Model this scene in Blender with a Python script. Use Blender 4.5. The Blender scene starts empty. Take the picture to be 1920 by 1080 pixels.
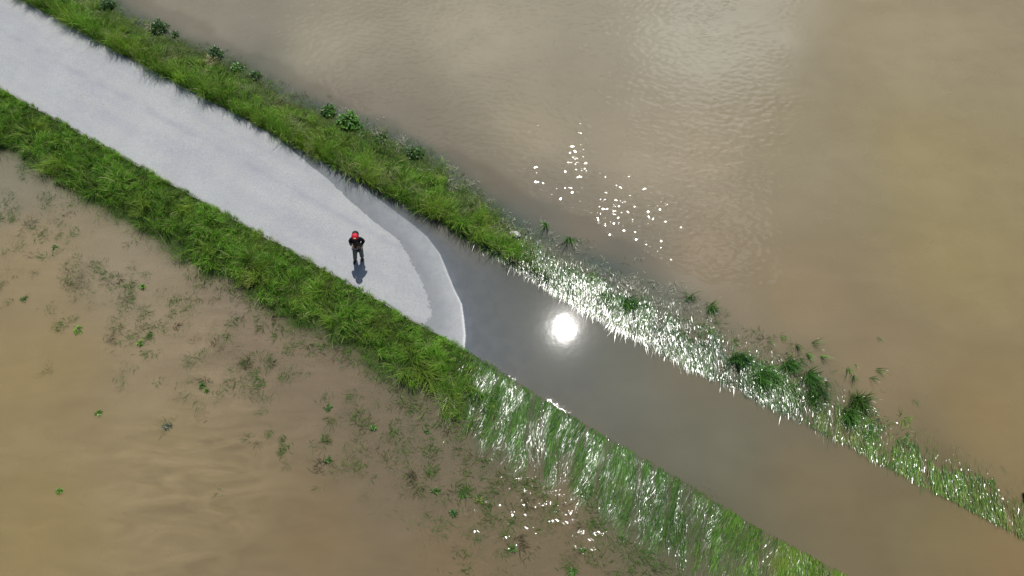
import bpy, math, random
import numpy as np
from mathutils import Vector, Matrix

R = math.radians
rng = np.random.default_rng(7)
random.seed(7)
scene = bpy.context.scene
C = scene.collection

# ------------------------------------------------------------------ camera
F = 1280.0                       # focal length in pixels of a 1920 wide frame
TH = R(26.0)                     # tilt away from straight down
H = 21.5                         # height of the drone above the water
cam_d = bpy.data.cameras.new('camera')
cam_d.sensor_width = 36.0
cam_d.lens = F / 1920 * 36
cam_d.clip_start = 0.1
cam_d.clip_end = 6000
cam = bpy.data.objects.new('camera', cam_d)
C.objects.link(cam)
cam.location = (0, 0, H)
cam.rotation_euler = (TH, 0, 0)
scene.camera = cam

# ------------------------------------------------------------------ sky and sun
S = Vector((98, -75 * math.cos(TH) + F * math.sin(TH), 75 * math.sin(TH) + F * math.cos(TH))).normalized()
SUN_EL = math.asin(S.z)
SUN_AZ = math.atan2(S.x, S.y)
world = bpy.data.worlds.new('World')
scene.world = world
world.use_nodes = True
wt = world.node_tree
wn, wl = wt.nodes, wt.links
for n in list(wn): wn.remove(n)
wout = wn.new('ShaderNodeOutputWorld')
bg = wn.new('ShaderNodeBackground'); bg.inputs['Strength'].default_value = 0.07
sky = wn.new('ShaderNodeTexSky'); sky.sky_type = 'NISHITA'; sky.sun_disc = False
sky.sun_elevation = SUN_EL; sky.sun_rotation = SUN_AZ
wl.new(sky.outputs[0], bg.inputs['Color'])
# bright cloud blobs added to the sky, aimed where the water should reflect lighter
geo = wn.new('ShaderNodeNewGeometry')
tc = wn.new('ShaderNodeTexCoord')
def pix_reflect(px, py):
    v = Vector((px - 960, -(py - 540), -F))
    v.rotate(Matrix.Rotation(TH, 3, 'X'))
    v.normalize()
    return Vector((v.x, v.y, -v.z))
cn = wn.new('ShaderNodeTexNoise'); cn.inputs['Scale'].default_value = 9; cn.inputs['Detail'].default_value = 5
wl.new(tc.outputs['Generated'], cn.inputs['Vector'])
def wmath(op, a, b=None, clamp=False):
    m = wn.new('ShaderNodeMath'); m.operation = op; m.use_clamp = clamp
    for i, v in enumerate((a, b)):
        if v is None: continue
        if isinstance(v, (int, float)): m.inputs[i].default_value = v
        else: wl.new(v, m.inputs[i])
    return m.outputs[0]
acc = None
CLOUDS = [((1340, 30), 11.0, 3.2), ((1000, 80), 15.0, 1.3), ((760, 200), 12.0, 1.1), ((1160, 300), 12.0, 1.3), ((1330, 470), 6.5, 1.9)]
for (p, rad, gain) in CLOUDS:
    dv = pix_reflect(*p)
    dot = wn.new('ShaderNodeVectorMath'); dot.operation = 'DOT_PRODUCT'
    nrm = wn.new('ShaderNodeVectorMath'); nrm.operation = 'NORMALIZE'
    wl.new(tc.outputs['Generated'], nrm.inputs[0])
    wl.new(nrm.outputs[0], dot.inputs[0]); dot.inputs[1].default_value = dv
    ang = wmath('ARCCOSINE', wmath('MINIMUM', dot.outputs['Value'], 1.0))
    a = wmath('SUBTRACT', 1.0, wmath('DIVIDE', ang, R(rad)))
    a = wmath('ADD', a, wmath('MULTIPLY', wmath('SUBTRACT', cn.outputs[0], 0.5), 1.1))
    a = wmath('MULTIPLY', a, 1.6, True)
    a = wmath('MULTIPLY', wmath('MULTIPLY', a, a), gain)
    acc = a if acc is None else wmath('MAXIMUM', acc, a)
bg2 = wn.new('ShaderNodeBackground'); bg2.inputs['Color'].default_value = (1, 0.98, 0.95, 1)
wl.new(acc, bg2.inputs['Strength'])
add = wn.new('ShaderNodeAddShader')
wl.new(bg.outputs[0], add.inputs[0]); wl.new(bg2.outputs[0], add.inputs[1])
wl.new(add.outputs[0], wout.inputs['Surface'])

sd = bpy.data.lights.new('sun', 'SUN'); sd.energy = 3.9; sd.angle = R(0.53); sd.color = (1, 0.965, 0.91)
sun = bpy.data.objects.new('sun', sd); C.objects.link(sun)
sun.rotation_euler = S.to_track_quat('Z', 'Y').to_euler()
sun.location = (0, 0, 40)

scene.view_settings.view_transform = 'Standard'
scene.view_settings.look = 'None'
scene.view_settings.exposure = 0
scene.view_settings.gamma = 1
scene.view_settings.use_curve_mapping = False
scene.render.engine = 'CYCLES'
cy = scene.cycles
cy.use_denoising = True
cy.max_bounces = 10
cy.transparent_max_bounces = 24
cy.caustics_reflective = False
cy.caustics_refractive = False
cy.sample_clamp_indirect = 4

# ------------------------------------------------------------------ pixel <-> ground, road frame
def g2(px, py, z=0.0):
    px = np.asarray(px, float); py = np.asarray(py, float)
    x, y, zz = px - 960, -(py - 540), -F
    Y = y * math.cos(TH) - zz * math.sin(TH)
    Z = y * math.sin(TH) + zz * math.cos(TH)
    k = (H - z) / -Z
    return np.stack([x * k, Y * k], -1)
O = g2(870, 655)
D = g2(1600, 1075) - g2(0, 170); D = D / np.linalg.norm(D)
T = np.array([-D[1], D[0]])
if T[1] < 0: T = -T
def st(xy):
    q = np.asarray(xy) - O
    return np.stack([q @ D, q @ T], -1)
def xy_of(s, t):
    return O + np.multiply.outer(s, D) + np.multiply.outer(t, T)
def curve(pts, key=0):
    p = st(g2(*zip(*pts)))
    o = np.argsort(p[:, key])
    return p[o, key], p[o, 1 - key]
LE = curve([(-200, 62), (0, 170), (200, 280), (400, 391), (640, 525), (870, 655), (1100, 794), (1280, 897), (1423, 985), (1600, 1078)])
RE = curve([(-60, -52), (37, 0), (233, 106), (467, 228), (640, 320), (740, 373), (857, 434), (960, 488), (1077, 556), (1273, 662), (1530, 790), (1737, 898), (1913, 990)])
LO = curve([(-120, 205), (0, 278), (100, 338), (200, 399), (243, 424), (310, 463), (367, 510), (457, 540), (520, 604), (583, 620), (640, 650), (700, 690), (747, 725), (807, 765), (853, 815), (900, 850), (973, 890), (1107, 965), (1227, 1045), (1400, 1150), (1700, 1330)])
RO = curve([(100, -50), (200, 0), (245, 33), (333, 78), (433, 118), (533, 177), (627, 218), (720, 250), (797, 290), (873, 350), (957, 415), (1070, 475), (1173, 517), (1273, 560), (1407, 636), (1523, 690), (1640, 755), (1763, 820), (1863, 870), (1950, 905)])
def ev(c, s):
    x, y = c
    r = np.interp(s, x, y)
    m = (y[-1] - y[0]) / (x[-1] - x[0]) * 0
    return r + m
WL = curve([(560, 262), (610, 298), (658, 335), (690, 358), (719, 380), (749, 403), (774, 421), (800, 443), (825, 476), (851, 540), (866, 570), (870, 599), (873, 629), (871, 653)], 1)
DL = curve([(470, 230), (530, 268), (560, 293), (591, 319), (621, 343), (658, 380), (690, 407), (723, 433), (747, 449), (760, 470), (782, 510), (795, 540), (806, 565), (803, 590), (800, 604), (794, 612)], 1)

# smooth value noise for placing and bending things
class VN:
    def __init__(s, seed, n=256):
        s.g = np.random.default_rng(seed).random((n, n)); s.n = n
    def __call__(s, x, y):
        xi = np.floor(x).astype(int); yi = np.floor(y).astype(int)
        fx = x - xi; fy = y - yi
        fx = fx * fx * (3 - 2 * fx); fy = fy * fy * (3 - 2 * fy)
        g = s.g; n = s.n
        a = g[xi % n, yi % n]; b = g[(xi + 1) % n, yi % n]; c = g[xi % n, (yi + 1) % n]; d = g[(xi + 1) % n, (yi + 1) % n]
        return (a * (1 - fx) + b * fx) * (1 - fy) + (c * (1 - fx) + d * fx) * fy
N1, N2, N3, N4, N5 = [VN(i) for i in range(5)]
def fbm(N, x, y, o=3):
    v = 0; a = 0.5
    for i in range(o):
        v = v + a * N(x * 2 ** i + 17 * i, y * 2 ** i + 31 * i); a *= 0.5
    return v / (1 - 0.5 ** o)
def sstep(a, b, x):
    t = np.clip((x - a) / (b - a), 0, 1)
    return t * t * (3 - 2 * t)

SLOPE = 0.014
def z_road(s, t):
    w = ev(LE, s) * 0
    tt = np.clip(t, WL[0][0], WL[0][-1])
    d = s - np.interp(tt, WL[0], WL[1])
    return np.where(d > 0, -SLOPE * d, -SLOPE * d * 0.8) - 0.10 * sstep(12, 40, d)
sR = lambda px, py: float(st(g2(px, py))[0])
crown_R = ([sR(600, 300), sR(900, 460), sR(985, 500), sR(1060, 550), sR(1200, 620), sR(1900, 980)], [0.10, 0.10, 0.03, -0.07, -0.12, -0.17])
crown_L = ([sR(700, 560), sR(870, 655), sR(960, 710), sR(1100, 800), sR(1600, 1075)], [0.10, 0.05, -0.02, -0.06, -0.11])
def z_ground(s, t):
    tl, tr = ev(LE, s), ev(RE, s)
    zr = z_road(s, t)
    dl = tl - t; dr = t - tr
    wl_ = np.maximum(tl - ev(LO, s), 0.6); wr_ = np.maximum(ev(RO, s) - tr, 0.6)
    cr = np.where(s < crown_R[0][0], np.maximum(zr + 0.06, 0.1), np.interp(s, *crown_R))
    cl = np.where(s < crown_L[0][0], np.maximum(zr + 0.03, 0.1), np.interp(s, *crown_L))
    def side(d, w, c):
        u = d / w
        end = np.minimum(-0.02, c - 0.10)
        v = zr - 0.03 + (c - zr + 0.03) * sstep(0, 0.12, u)
        v = np.where(u > 0.3, c + (end - c) * np.clip((u - 0.3) / 0.7, 0, 1) ** 1.2, v)
        v = np.where(u > 1, end - 0.16 * (d - w), v)
        return v
    z = zr - 0.03
    z = np.where(dl > 0, side(dl, wl_, cl), z)
    z = np.where(dr > 0, side(dr, wr_, cr), z)
    xy = xy_of(0, 0)
    bump = (fbm(N1, s * 1.3 + 50, t * 1.3 + 50) - 0.5) * 0.10
    z = z + bump * sstep(0.15, 0.8, np.maximum(dl, dr))
    return np.maximum(z, -0.75 + 0.3 * (fbm(N2, s * .3 + 90, t * .3 + 90) - .5))

# ------------------------------------------------------------------ mesh helpers
def mesh_np(name, V, loops, starts, mats, attrs=None, parent=None, smooth=False):
    me = bpy.data.meshes.new(name)
    V = np.ascontiguousarray(V, np.float32)
    me.vertices.add(len(V)); me.vertices.foreach_set('co', V.ravel())
    loops = np.ascontiguousarray(loops, np.int32).ravel()
    me.loops.add(len(loops)); me.loops.foreach_set('vertex_index', loops)
    me.polygons.add(len(starts)); me.polygons.foreach_set('loop_start', np.ascontiguousarray(starts, np.int32))
    if smooth: me.polygons.foreach_set('use_smooth', np.ones(len(starts), bool))
    for k, a in (attrs or {}).items():
        a = np.asarray(a, np.float32)
        if a.ndim == 1:
            at = me.attributes.new(k, 'FLOAT', 'POINT'); at.data.foreach_set('value', a)
        else:
            at = me.attributes.new(k, 'FLOAT_COLOR', 'POINT')
            at.data.foreach_set('color', np.concatenate([a, np.ones((len(a), 1), np.float32)], 1).ravel())
    me.update(calc_edges=True); me.validate()
    for m in (mats if isinstance(mats, (list, tuple)) else [mats]): me.materials.append(m)
    o = bpy.data.objects.new(name, me); C.objects.link(o)
    if parent: o.parent = parent
    return o
def grid_faces(nx, ny, off=0):
    i, j = np.meshgrid(np.arange(nx - 1), np.arange(ny - 1), indexing='ij')
    a = (i * ny + j).ravel() + off
    return np.stack([a, a + ny, a + ny + 1, a + 1], 1)
def tag(o, label=None, cat=None, group=None, kind=None):
    if label: o['label'] = label
    if cat: o['category'] = cat
    if group: o['group'] = group
    if kind: o['kind'] = kind
    return o
def empty(name, loc):
    o = bpy.data.objects.new(name, None); C.objects.link(o); o.location = loc; o.empty_display_size = 0.2
    return o

# ------------------------------------------------------------------ material helpers
class NT:
    def __init__(s, name):
        s.m = bpy.data.materials.new(name); s.m.use_nodes = True
        s.t = s.m.node_tree
        for n in list(s.t.nodes): s.t.nodes.remove(n)
        s.out = s.n('ShaderNodeOutputMaterial')
    def n(s, t, **k):
        x = s.t.nodes.new(t)
        for a, b in k.items(): setattr(x, a, b)
        return x
    def link(s, a, b): s.t.links.new(a, b)
    def put(s, sock, v):
        if v is None: return
        if hasattr(v, 'is_output') or hasattr(v, 'links'): s.link(v, sock)
        elif isinstance(v, (tuple, list)) and len(v) == 3 and sock.type == 'RGBA': sock.default_value = (*v, 1)
        else: sock.default_value = v
    def math(s, op, a, b=None, c=None, clamp=False):
        m = s.n('ShaderNodeMath', operation=op); m.use_clamp = clamp
        for i, v in enumerate((a, b, c)): s.put(m.inputs[i], v)
        return m.outputs[0]
    def attr(s, name, fac=True):
        a = s.n('ShaderNodeAttribute'); a.attribute_name = name
        return a.outputs['Fac'] if fac else a.outputs['Color']
    def pos(s):
        return s.n('ShaderNodeNewGeometry').outputs['Position']
    def scale(s, vec, sc, rot=0):
        m = s.n('ShaderNodeMapping'); s.put(m.inputs['Vector'], vec); m.inputs['Scale'].default_value = sc
        m.inputs['Rotation'].default_value = (0, 0, rot)
        return m.outputs[0]
    def noise(s, vec, scale, detail=3, rough=0.5, dist=0.0, col=False):
        m = s.n('ShaderNodeTexNoise'); s.put(m.inputs['Vector'], vec)
        m.inputs['Scale'].default_value = scale; m.inputs['Detail'].default_value = detail
        m.inputs['Roughness'].default_value = rough; m.inputs['Distortion'].default_value = dist
        return m.outputs['Color' if col else 'Fac']
    def ramp(s, f, stops):
        r = s.n('ShaderNodeValToRGB'); s.put(r.inputs[0], f)
        e = r.color_ramp.elements
        while len(e) < len(stops): e.new(0.5)
        for k, (p, c) in enumerate(stops):
            e[k].position = p; e[k].color = (*c, 1) if len(c) == 3 else c
        return r.outputs[0]
    def maprange(s, v, a, b, c=0, d=1, smooth=True):
        m = s.n('ShaderNodeMapRange'); s.put(m.inputs['Value'], v)
        if smooth: m.interpolation_type = 'SMOOTHSTEP'
        m.inputs['From Min'].default_value = a; m.inputs['From Max'].default_value = b
        m.inputs['To Min'].default_value = c; m.inputs['To Max'].default_value = d
        return m.outputs['Result']
    def mix(s, f, a, b, mode='MIX'):
        m = s.n('ShaderNodeMix', data_type='RGBA', blend_type=mode)
        s.put(m.inputs[0], f); s.put(m.inputs[6], a); s.put(m.inputs[7], b)
        return m.outputs[2]
    def bump(s, h, dist=1.0, strength=1.0):
        b = s.n('ShaderNodeBump'); s.put(b.inputs['Height'], h); b.inputs['Distance'].default_value = dist
        b.inputs['Strength'].default_value = strength
        return b.outputs[0]
    def principled(s, col, rough=0.6, spec=0.5, normal=None, **k):
        p = s.n('ShaderNodeBsdfPrincipled'); s.put(p.inputs['Base Color'], col); s.put(p.inputs['Roughness'], rough)
        s.put(p.inputs['Specular IOR Level'], spec)
        if normal is not None: s.link(normal, p.inputs['Normal'])
        for a, b in k.items(): s.put(p.inputs[a], b)
        return p.outputs[0]
    def done(s, sh): s.link(sh, s.out.inputs['Surface']); return s.m

def simple(name, col, rough=0.7, var=0.25, scale=30, spec=0.4):
    m = NT(name); p = m.n('ShaderNodeTexCoord').outputs['Object']
    n = m.noise(p, scale, 4)
    c = m.mix(m.maprange(n, 0.3, 0.7), tuple(x * (1 - var) for x in col), tuple(min(1, x * (1 + var)) for x in col))
    return m.done(m.principled(c, rough, spec, m.bump(n, 0.01, 0.5)))

# asphalt: pale and dry, dark where wet
def mat_road():
    m = NT('asphalt'); P = m.pos(); ang = math.atan2(D[1], D[0])
    film = m.attr('film')
    fine = m.noise(P, 55, 2, 0.6); mid = m.noise(P, 2.2, 5, 0.6); big = m.noise(P, 0.45, 3)
    st_ = m.n('ShaderNodeMapping'); st_.vector_type = 'TEXTURE'; st_.inputs['Rotation'].default_value = (0, 0, ang)
    m.link(P, st_.inputs['Vector'])
    streak = m.noise(m.scale(st_.outputs[0], (0.22, 1.6, 1)), 1.0, 5, 0.6)
    vor = m.n('ShaderNodeTexVoronoi', feature='F1'); m.put(vor.inputs['Vector'], P); vor.inputs['Scale'].default_value = 70
    chip = m.maprange(vor.outputs['Color'], 0.2, 0.9)
    dry = m.mix(m.maprange(fine, 0.3, 0.7), (0.29, 0.298, 0.297), (0.392, 0.401, 0.398))
    dry = m.mix(m.math('MULTIPLY', m.maprange(mid, 0.35, 0.7), 0.35), dry, (0.32, 0.33, 0.345))
    dry = m.mix(m.math('MULTIPLY', m.maprange(streak, 0.40, 0.62), 0.5), dry, (0.29, 0.30, 0.325))
    dry = m.mix(m.math('MULTIPLY', m.maprange(big, 0.4, 0.65), 0.25), dry, (0.42, 0.43, 0.415))
    grain = m.noise(P, 17, 3, 0.7)
    dry = m.mix(1.0, dry, m.ramp(grain, [(0.3, (0.86, 0.86, 0.87)), (0.7, (1.13, 1.13, 1.12))]), 'MULTIPLY')
    pat = m.maprange(m.noise(P, 0.9, 6, 0.7, 1.5), 0.5, 0.62)
    dry = m.mix(m.math('MULTIPLY', pat, 0.22), dry, (0.27, 0.28, 0.295))
    tr = m.attr('track')
    trk = m.math('MULTIPLY', tr, m.maprange(m.noise(P, 1.1, 5, 0.7), 0.36, 0.62))
    dry = m.mix(m.math('MULTIPLY', trk, 0.55), dry, (0.25, 0.26, 0.29))
    dry = m.mix(m.math('MULTIPLY', m.attr('edge'), m.maprange(mid, 0.3, 0.6, 0.2, 0.85)), dry, (0.20, 0.19, 0.16))
    spots = m.maprange(m.noise(P, 4.5, 2, 0.5), 0.74, 0.79)
    dry = m.mix(m.math('MULTIPLY', spots, 0.55), dry, (0.2, 0.21, 0.22))
    wn_ = m.math('ADD', m.math('MULTIPLY', m.math('SUBTRACT', m.noise(P, 2.6, 6, 0.65), 0.5), 0.9), m.math('MULTIPLY', m.math('SUBTRACT', m.noise(P, 11, 4, 0.7), 0.5), 0.55))
    wet = m.maprange(m.math('ADD', m.attr('wetd'), wn_), -0.05, 0.12)
    wc = m.mix(m.maprange(fine, 0.3, 0.7), (0.085, 0.10, 0.115), (0.15, 0.168, 0.185))
    wc = m.mix(m.math('MULTIPLY', m.maprange(mid, 0.35, 0.65), 0.4), wc, (0.19, 0.205, 0.22))
    wc = m.mix(m.math('MULTIPLY', m.maprange(film, 0.0, 0.25, 1, 0), 0.35), wc, (0.085, 0.095, 0.105))
    col = m.mix(wet, dry, wc)
    ro = m.mix(wet, (0.9,) * 3, (0.42,) * 3)
    # the last film of water next to the edge of the flood is smooth and shines
    ro = m.mix(film, ro, (0.34,) * 3)
    h = m.math('ADD', m.math('MULTIPLY', fine, 0.004), m.math('MULTIPLY', chip, 0.003))
    subm = m.maprange(m.attr('dwat'), -0.02, 0.03, 1, 0)
    spec = m.math('MULTIPLY', m.maprange(wet, 0, 1, 0.3, 0.35, False), subm)
    coat = m.math('MULTIPLY', film, 1.0)
    p = m.principled(col, ro, spec, m.bump(h, 1.0, 0.45))
    bs = p.node
    m.put(bs.inputs['Coat Weight'], m.math('MULTIPLY', m.math('MULTIPLY', wet, subm), m.maprange(film, 0, 1, 0.0, 0.5, False)))
    m.put(bs.inputs['Coat Roughness'], m.maprange(film, 0, 1, 0.36, 0.24, False)); bs.inputs['Coat IOR'].default_value = 1.5
    return m.done(p)

def mat_ground():
    m = NT('soil'); P = m.pos()
    n = m.noise(P, 3, 5, 0.6)
    c = m.ramp(n, [(0.3, (0.03, 0.055, 0.012)), (0.55, (0.05, 0.08, 0.018)), (0.75, (0.08, 0.085, 0.03))])
    return m.done(m.principled(c, 0.95, 0.2, m.bump(m.noise(P, 20, 4), 0.05)))

def mat_water():
    m = NT('muddy_water'); P = m.pos()
    thick = m.attr('thick'); top = m.attr('top'); rip = m.attr('rip'); cal = m.attr('small')
    # clouds and wisps of suspended mud over the colour map with painted sheen
    w1 = m.noise(m.scale(P, (0.22, 0.6, 1), 0.15), 1.0, 6, 0.62, 1.2)
    w2 = m.noise(m.scale(P, (0.6, 2.0, 1), -0.2), 0.8, 5, 0.6, 1.5)
    silt_sheen = m.attr('silt_sheen', False)
    wis = m.attr('wisp')
    f = m.maprange(w1, 0.3, 0.7, 0.96, 1.04, False)
    f2 = m.math('ADD', 1.0, m.math('MULTIPLY', wis, m.math('MULTIPLY', m.math('SUBTRACT', w2, 0.5), 1.15)))
    f3 = m.maprange(m.noise(P, 0.35, 3), 0.3, 0.7, 0.975, 1.025, False)
    ff = m.math('MULTIPLY', m.math('MULTIPLY', f, f2), f3)
    cc = m.n('ShaderNodeVectorMath', operation='SCALE'); m.link(silt_sheen, cc.inputs[0]); m.link(ff, cc.inputs['Scale'])
    sigma = m.maprange(m.noise(P, 0.7, 4), 0.3, 0.7, 12, 19, False)
    a = m.math('SUBTRACT', 1.0, m.math('EXPONENT', m.math('MULTIPLY', m.math('MULTIPLY', thick, sigma), -1.0)))
    dif = m.n('ShaderNodeBsdfDiffuse'); m.link(cc.outputs[0], dif.inputs['Color'])
    tra = m.n('ShaderNodeBsdfTransparent')
    body = m.n('ShaderNodeMixShader'); m.link(a, body.inputs[0]); m.link(tra.outputs[0], body.inputs[1]); m.link(dif.outputs[0], body.inputs[2])
    # waves
    P2 = m.scale(P, (1.0, 1.5, 1), 0.5)
    h1 = m.noise(P2, 3.4, 0, 0.4, 0.3)
    h2 = m.noise(m.scale(P, (1.25, 1, 1), -0.4), 11.0, 1, 0.5, 0.3)
    h3 = m.noise(P, 26, 1, 0.5)
    hh = m.math('ADD', m.math('MULTIPLY', h1, 0.026), m.math('MULTIPLY', h2, 0.0012))
    gust = m.maprange(m.noise(P, 0.9, 3), 0.35, 0.65, 0.5, 1.15)
    hh = m.math('MULTIPLY', m.math('MULTIPLY', hh, gust), rip)
    hs = m.math('ADD', m.math('MULTIPLY', h3, 0.0035), m.math('MULTIPLY', h2, 0.006))
    hh = m.math('ADD', hh, m.math('MULTIPLY', hs, cal))
    hh = m.math('ADD', hh, m.math('MULTIPLY', m.noise(P, 3.0, 2), 0.0007))
    bn = m.bump(hh, 1.0, 1.0)
    fr = m.n('ShaderNodeFresnel'); fr.inputs['IOR'].default_value = 1.333; m.link(bn, fr.inputs['Normal'])
    g1 = m.n('ShaderNodeBsdfGlossy'); g1.inputs['Roughness'].default_value = 0.033; m.link(bn, g1.inputs['Normal'])
    g2_ = m.n('ShaderNodeBsdfGlossy'); g2_.inputs['Roughness'].default_value = 0.13; m.link(bn, g2_.inputs['Normal'])
    gm = m.n('ShaderNodeMixShader'); gm.inputs[0].default_value = 0.02
    m.link(g1.outputs[0], gm.inputs[1]); m.link(g2_.outputs[0], gm.inputs[2])
    fin = m.n('ShaderNodeMixShader'); m.link(m.math('MULTIPLY', fr.outputs[0], top), fin.inputs[0])
    m.link(body.outputs[0], fin.inputs[1]); m.link(gm.outputs[0], fin.inputs[2])
    return m.done(fin.outputs[0])

def mat_leaf(name, rough=0.5, spec=0.4, trans=0.35, bunch=None):
    m = NT(name); P = m.pos()
    c = m.attr('col', False)
    if bunch is not None:
        mp = m.n('ShaderNodeMapping'); mp.vector_type = 'TEXTURE'; m.link(P, mp.inputs['Vector'])
        mp.inputs['Rotation'].default_value = (0, 0, math.atan2(-1, -0.14) - bunch[2])
        g = m.maprange(m.noise(m.scale(mp.outputs[0], (0.55, 2.4, 1)), 1.0, 4, 0.7), bunch[0], bunch[1])
        rough = m.maprange(g, 0, 1, 0.55, rough, False); spec = m.maprange(g, 0, 1, 0.15, spec, False)
    n = m.noise(P, 9, 2)
    c = m.mix(1.0, c, m.ramp(n, [(0.3, (0.8, 0.8, 0.8)), (0.7, (1.15, 1.15, 1.1))]), 'MULTIPLY')
    pr = m.principled(c, rough, spec)
    if bunch is not None:
        m.put(pr.node.inputs['Coat Weight'], m.math('MULTIPLY', g, bunch[3])); pr.node.inputs['Coat Roughness'].default_value = 0.2; pr.node.inputs['Coat IOR'].default_value = 1.45
    tr = m.n('ShaderNodeBsdfTranslucent'); m.link(m.mix(1.0, c, (1.1, 1.25, 0.6), 'MULTIPLY'), tr.inputs['Color'])
    mx = m.n('ShaderNodeMixShader'); mx.inputs[0].default_value = trans
    m.link(pr, mx.inputs[1]); m.link(tr.outputs[0], mx.inputs[2])
    return m.done(mx.outputs[0])

M_road, M_ground, M_water = mat_road(), mat_ground(), mat_water()
M_grass = mat_leaf('grass_blades', 0.48, 0.35)
M_wet = mat_leaf('wet_grass_blades', 0.22, 0.6, 0.3, (0.44, 0.58, 0.22, 0.4))
M_glit = mat_leaf('glittering_grass_blades', 0.24, 1.0, 0.2, (0.26, 0.44, 0.0, 1.0))
M_weed = mat_leaf('drowned_stems', 0.4, 0.4, 0.25, (0.56, 0.7, 0.0, 0.0))
M_leaf = mat_leaf('weed_leaves', 0.4, 0.45, 0.3)

# ------------------------------------------------------------------ ground, road, water
def axis(lo, hi, st_, far):
    c = np.arange(lo, hi + 1e-6, st_)
    out = [st_]
    ext = []
    d = st_
    p = 0
    while p < far:
        d *= 1.35; p += d; ext.append(p)
    ext = np.array(ext)
    return np.concatenate([lo - ext[::-1], c, hi + ext])
gx = axis(-28, 28, 0.125, 1500); gy = axis(-4, 30, 0.125, 1500)
GX, GY = np.meshgrid(gx, gy, indexing='ij')
XY = np.stack([GX.ravel(), GY.ravel()], 1)
ST = st(XY); s_, t_ = ST[:, 0], ST[:, 1]
ZG = z_ground(s_, t_)
# under the road the ground keeps below the asphalt
tl, tr = ev(LE, s_), ev(RE, s_)
nx, ny = len(gx), len(gy)
fq = grid_faces(nx, ny)
V = np.concatenate([XY, ZG[:, None]], 1)
o = mesh_np('ground', V, fq, np.arange(len(fq)) * 4, M_ground, smooth=True); tag(o, kind='structure')

sv = np.concatenate([-30 - np.cumsum(1.3 ** np.arange(14))[::-1], np.arange(-30, 30.001, 0.05), 30 + np.cumsum(1.3 ** np.arange(14))])
uv = np.linspace(0, 1, 97)
SS, UU = np.meshgrid(sv, uv, indexing='ij')
jl = (fbm(N3, SS * 2.5 + 200, UU * 0 + 5, 4) - 0.5) * 0.10; jr = (fbm(N4, SS * 2.5 + 200, UU * 0 + 9, 4) - 0.5) * 0.12
TLm, TRm = ev(LE, SS) + jl - 0.03, ev(RE, SS) + jr + 0.05
TT = TLm + (TRm - TLm) * UU
rs, rt = SS.ravel(), TT.ravel()
rz = z_road(rs, rt) + 0.004
rxy = O + rs[:, None] * D + rt[:, None] * T
dd = rs - np.interp(rt, DL[0], DL[1])
dw = rs - np.interp(rt, WL[0], WL[1])
bw = np.interp(rt, WL[0], WL[1]) - np.interp(rt, DL[0], DL[1])
q = np.clip(-dw / np.maximum(bw, 0.3), 0, 1)            # 0 at the water, 1 at the dry line
film = (1 - sstep(0, 0.9, q)) * (dd > -0.3) * 0.3 + (1 - sstep(0.0, 0.13, -dw)) * 0.7
film = film * (dw < 0.02)
uu = UU.ravel()
track = np.exp(-((uu - 0.56) / 0.035) ** 2) + 0.35 * np.exp(-((uu - 0.28) / 0.06) ** 2) + 0.3 * np.exp(-((uu - 0.8) / 0.06) ** 2)
edge = np.maximum(1 - uu * 24, 0) + np.maximum(1 - (1 - uu) * 22, 0)
fr_ = grid_faces(len(sv), len(uv))
o = mesh_np('road', np.concatenate([rxy, rz[:, None]], 1), fr_, np.arange(len(fr_)) * 4, M_road,
            {'wetd': dd, 'dwat': dw, 'film': film, 'track': track, 'edge': edge}, smooth=True)
tag(o, kind='structure')

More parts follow.
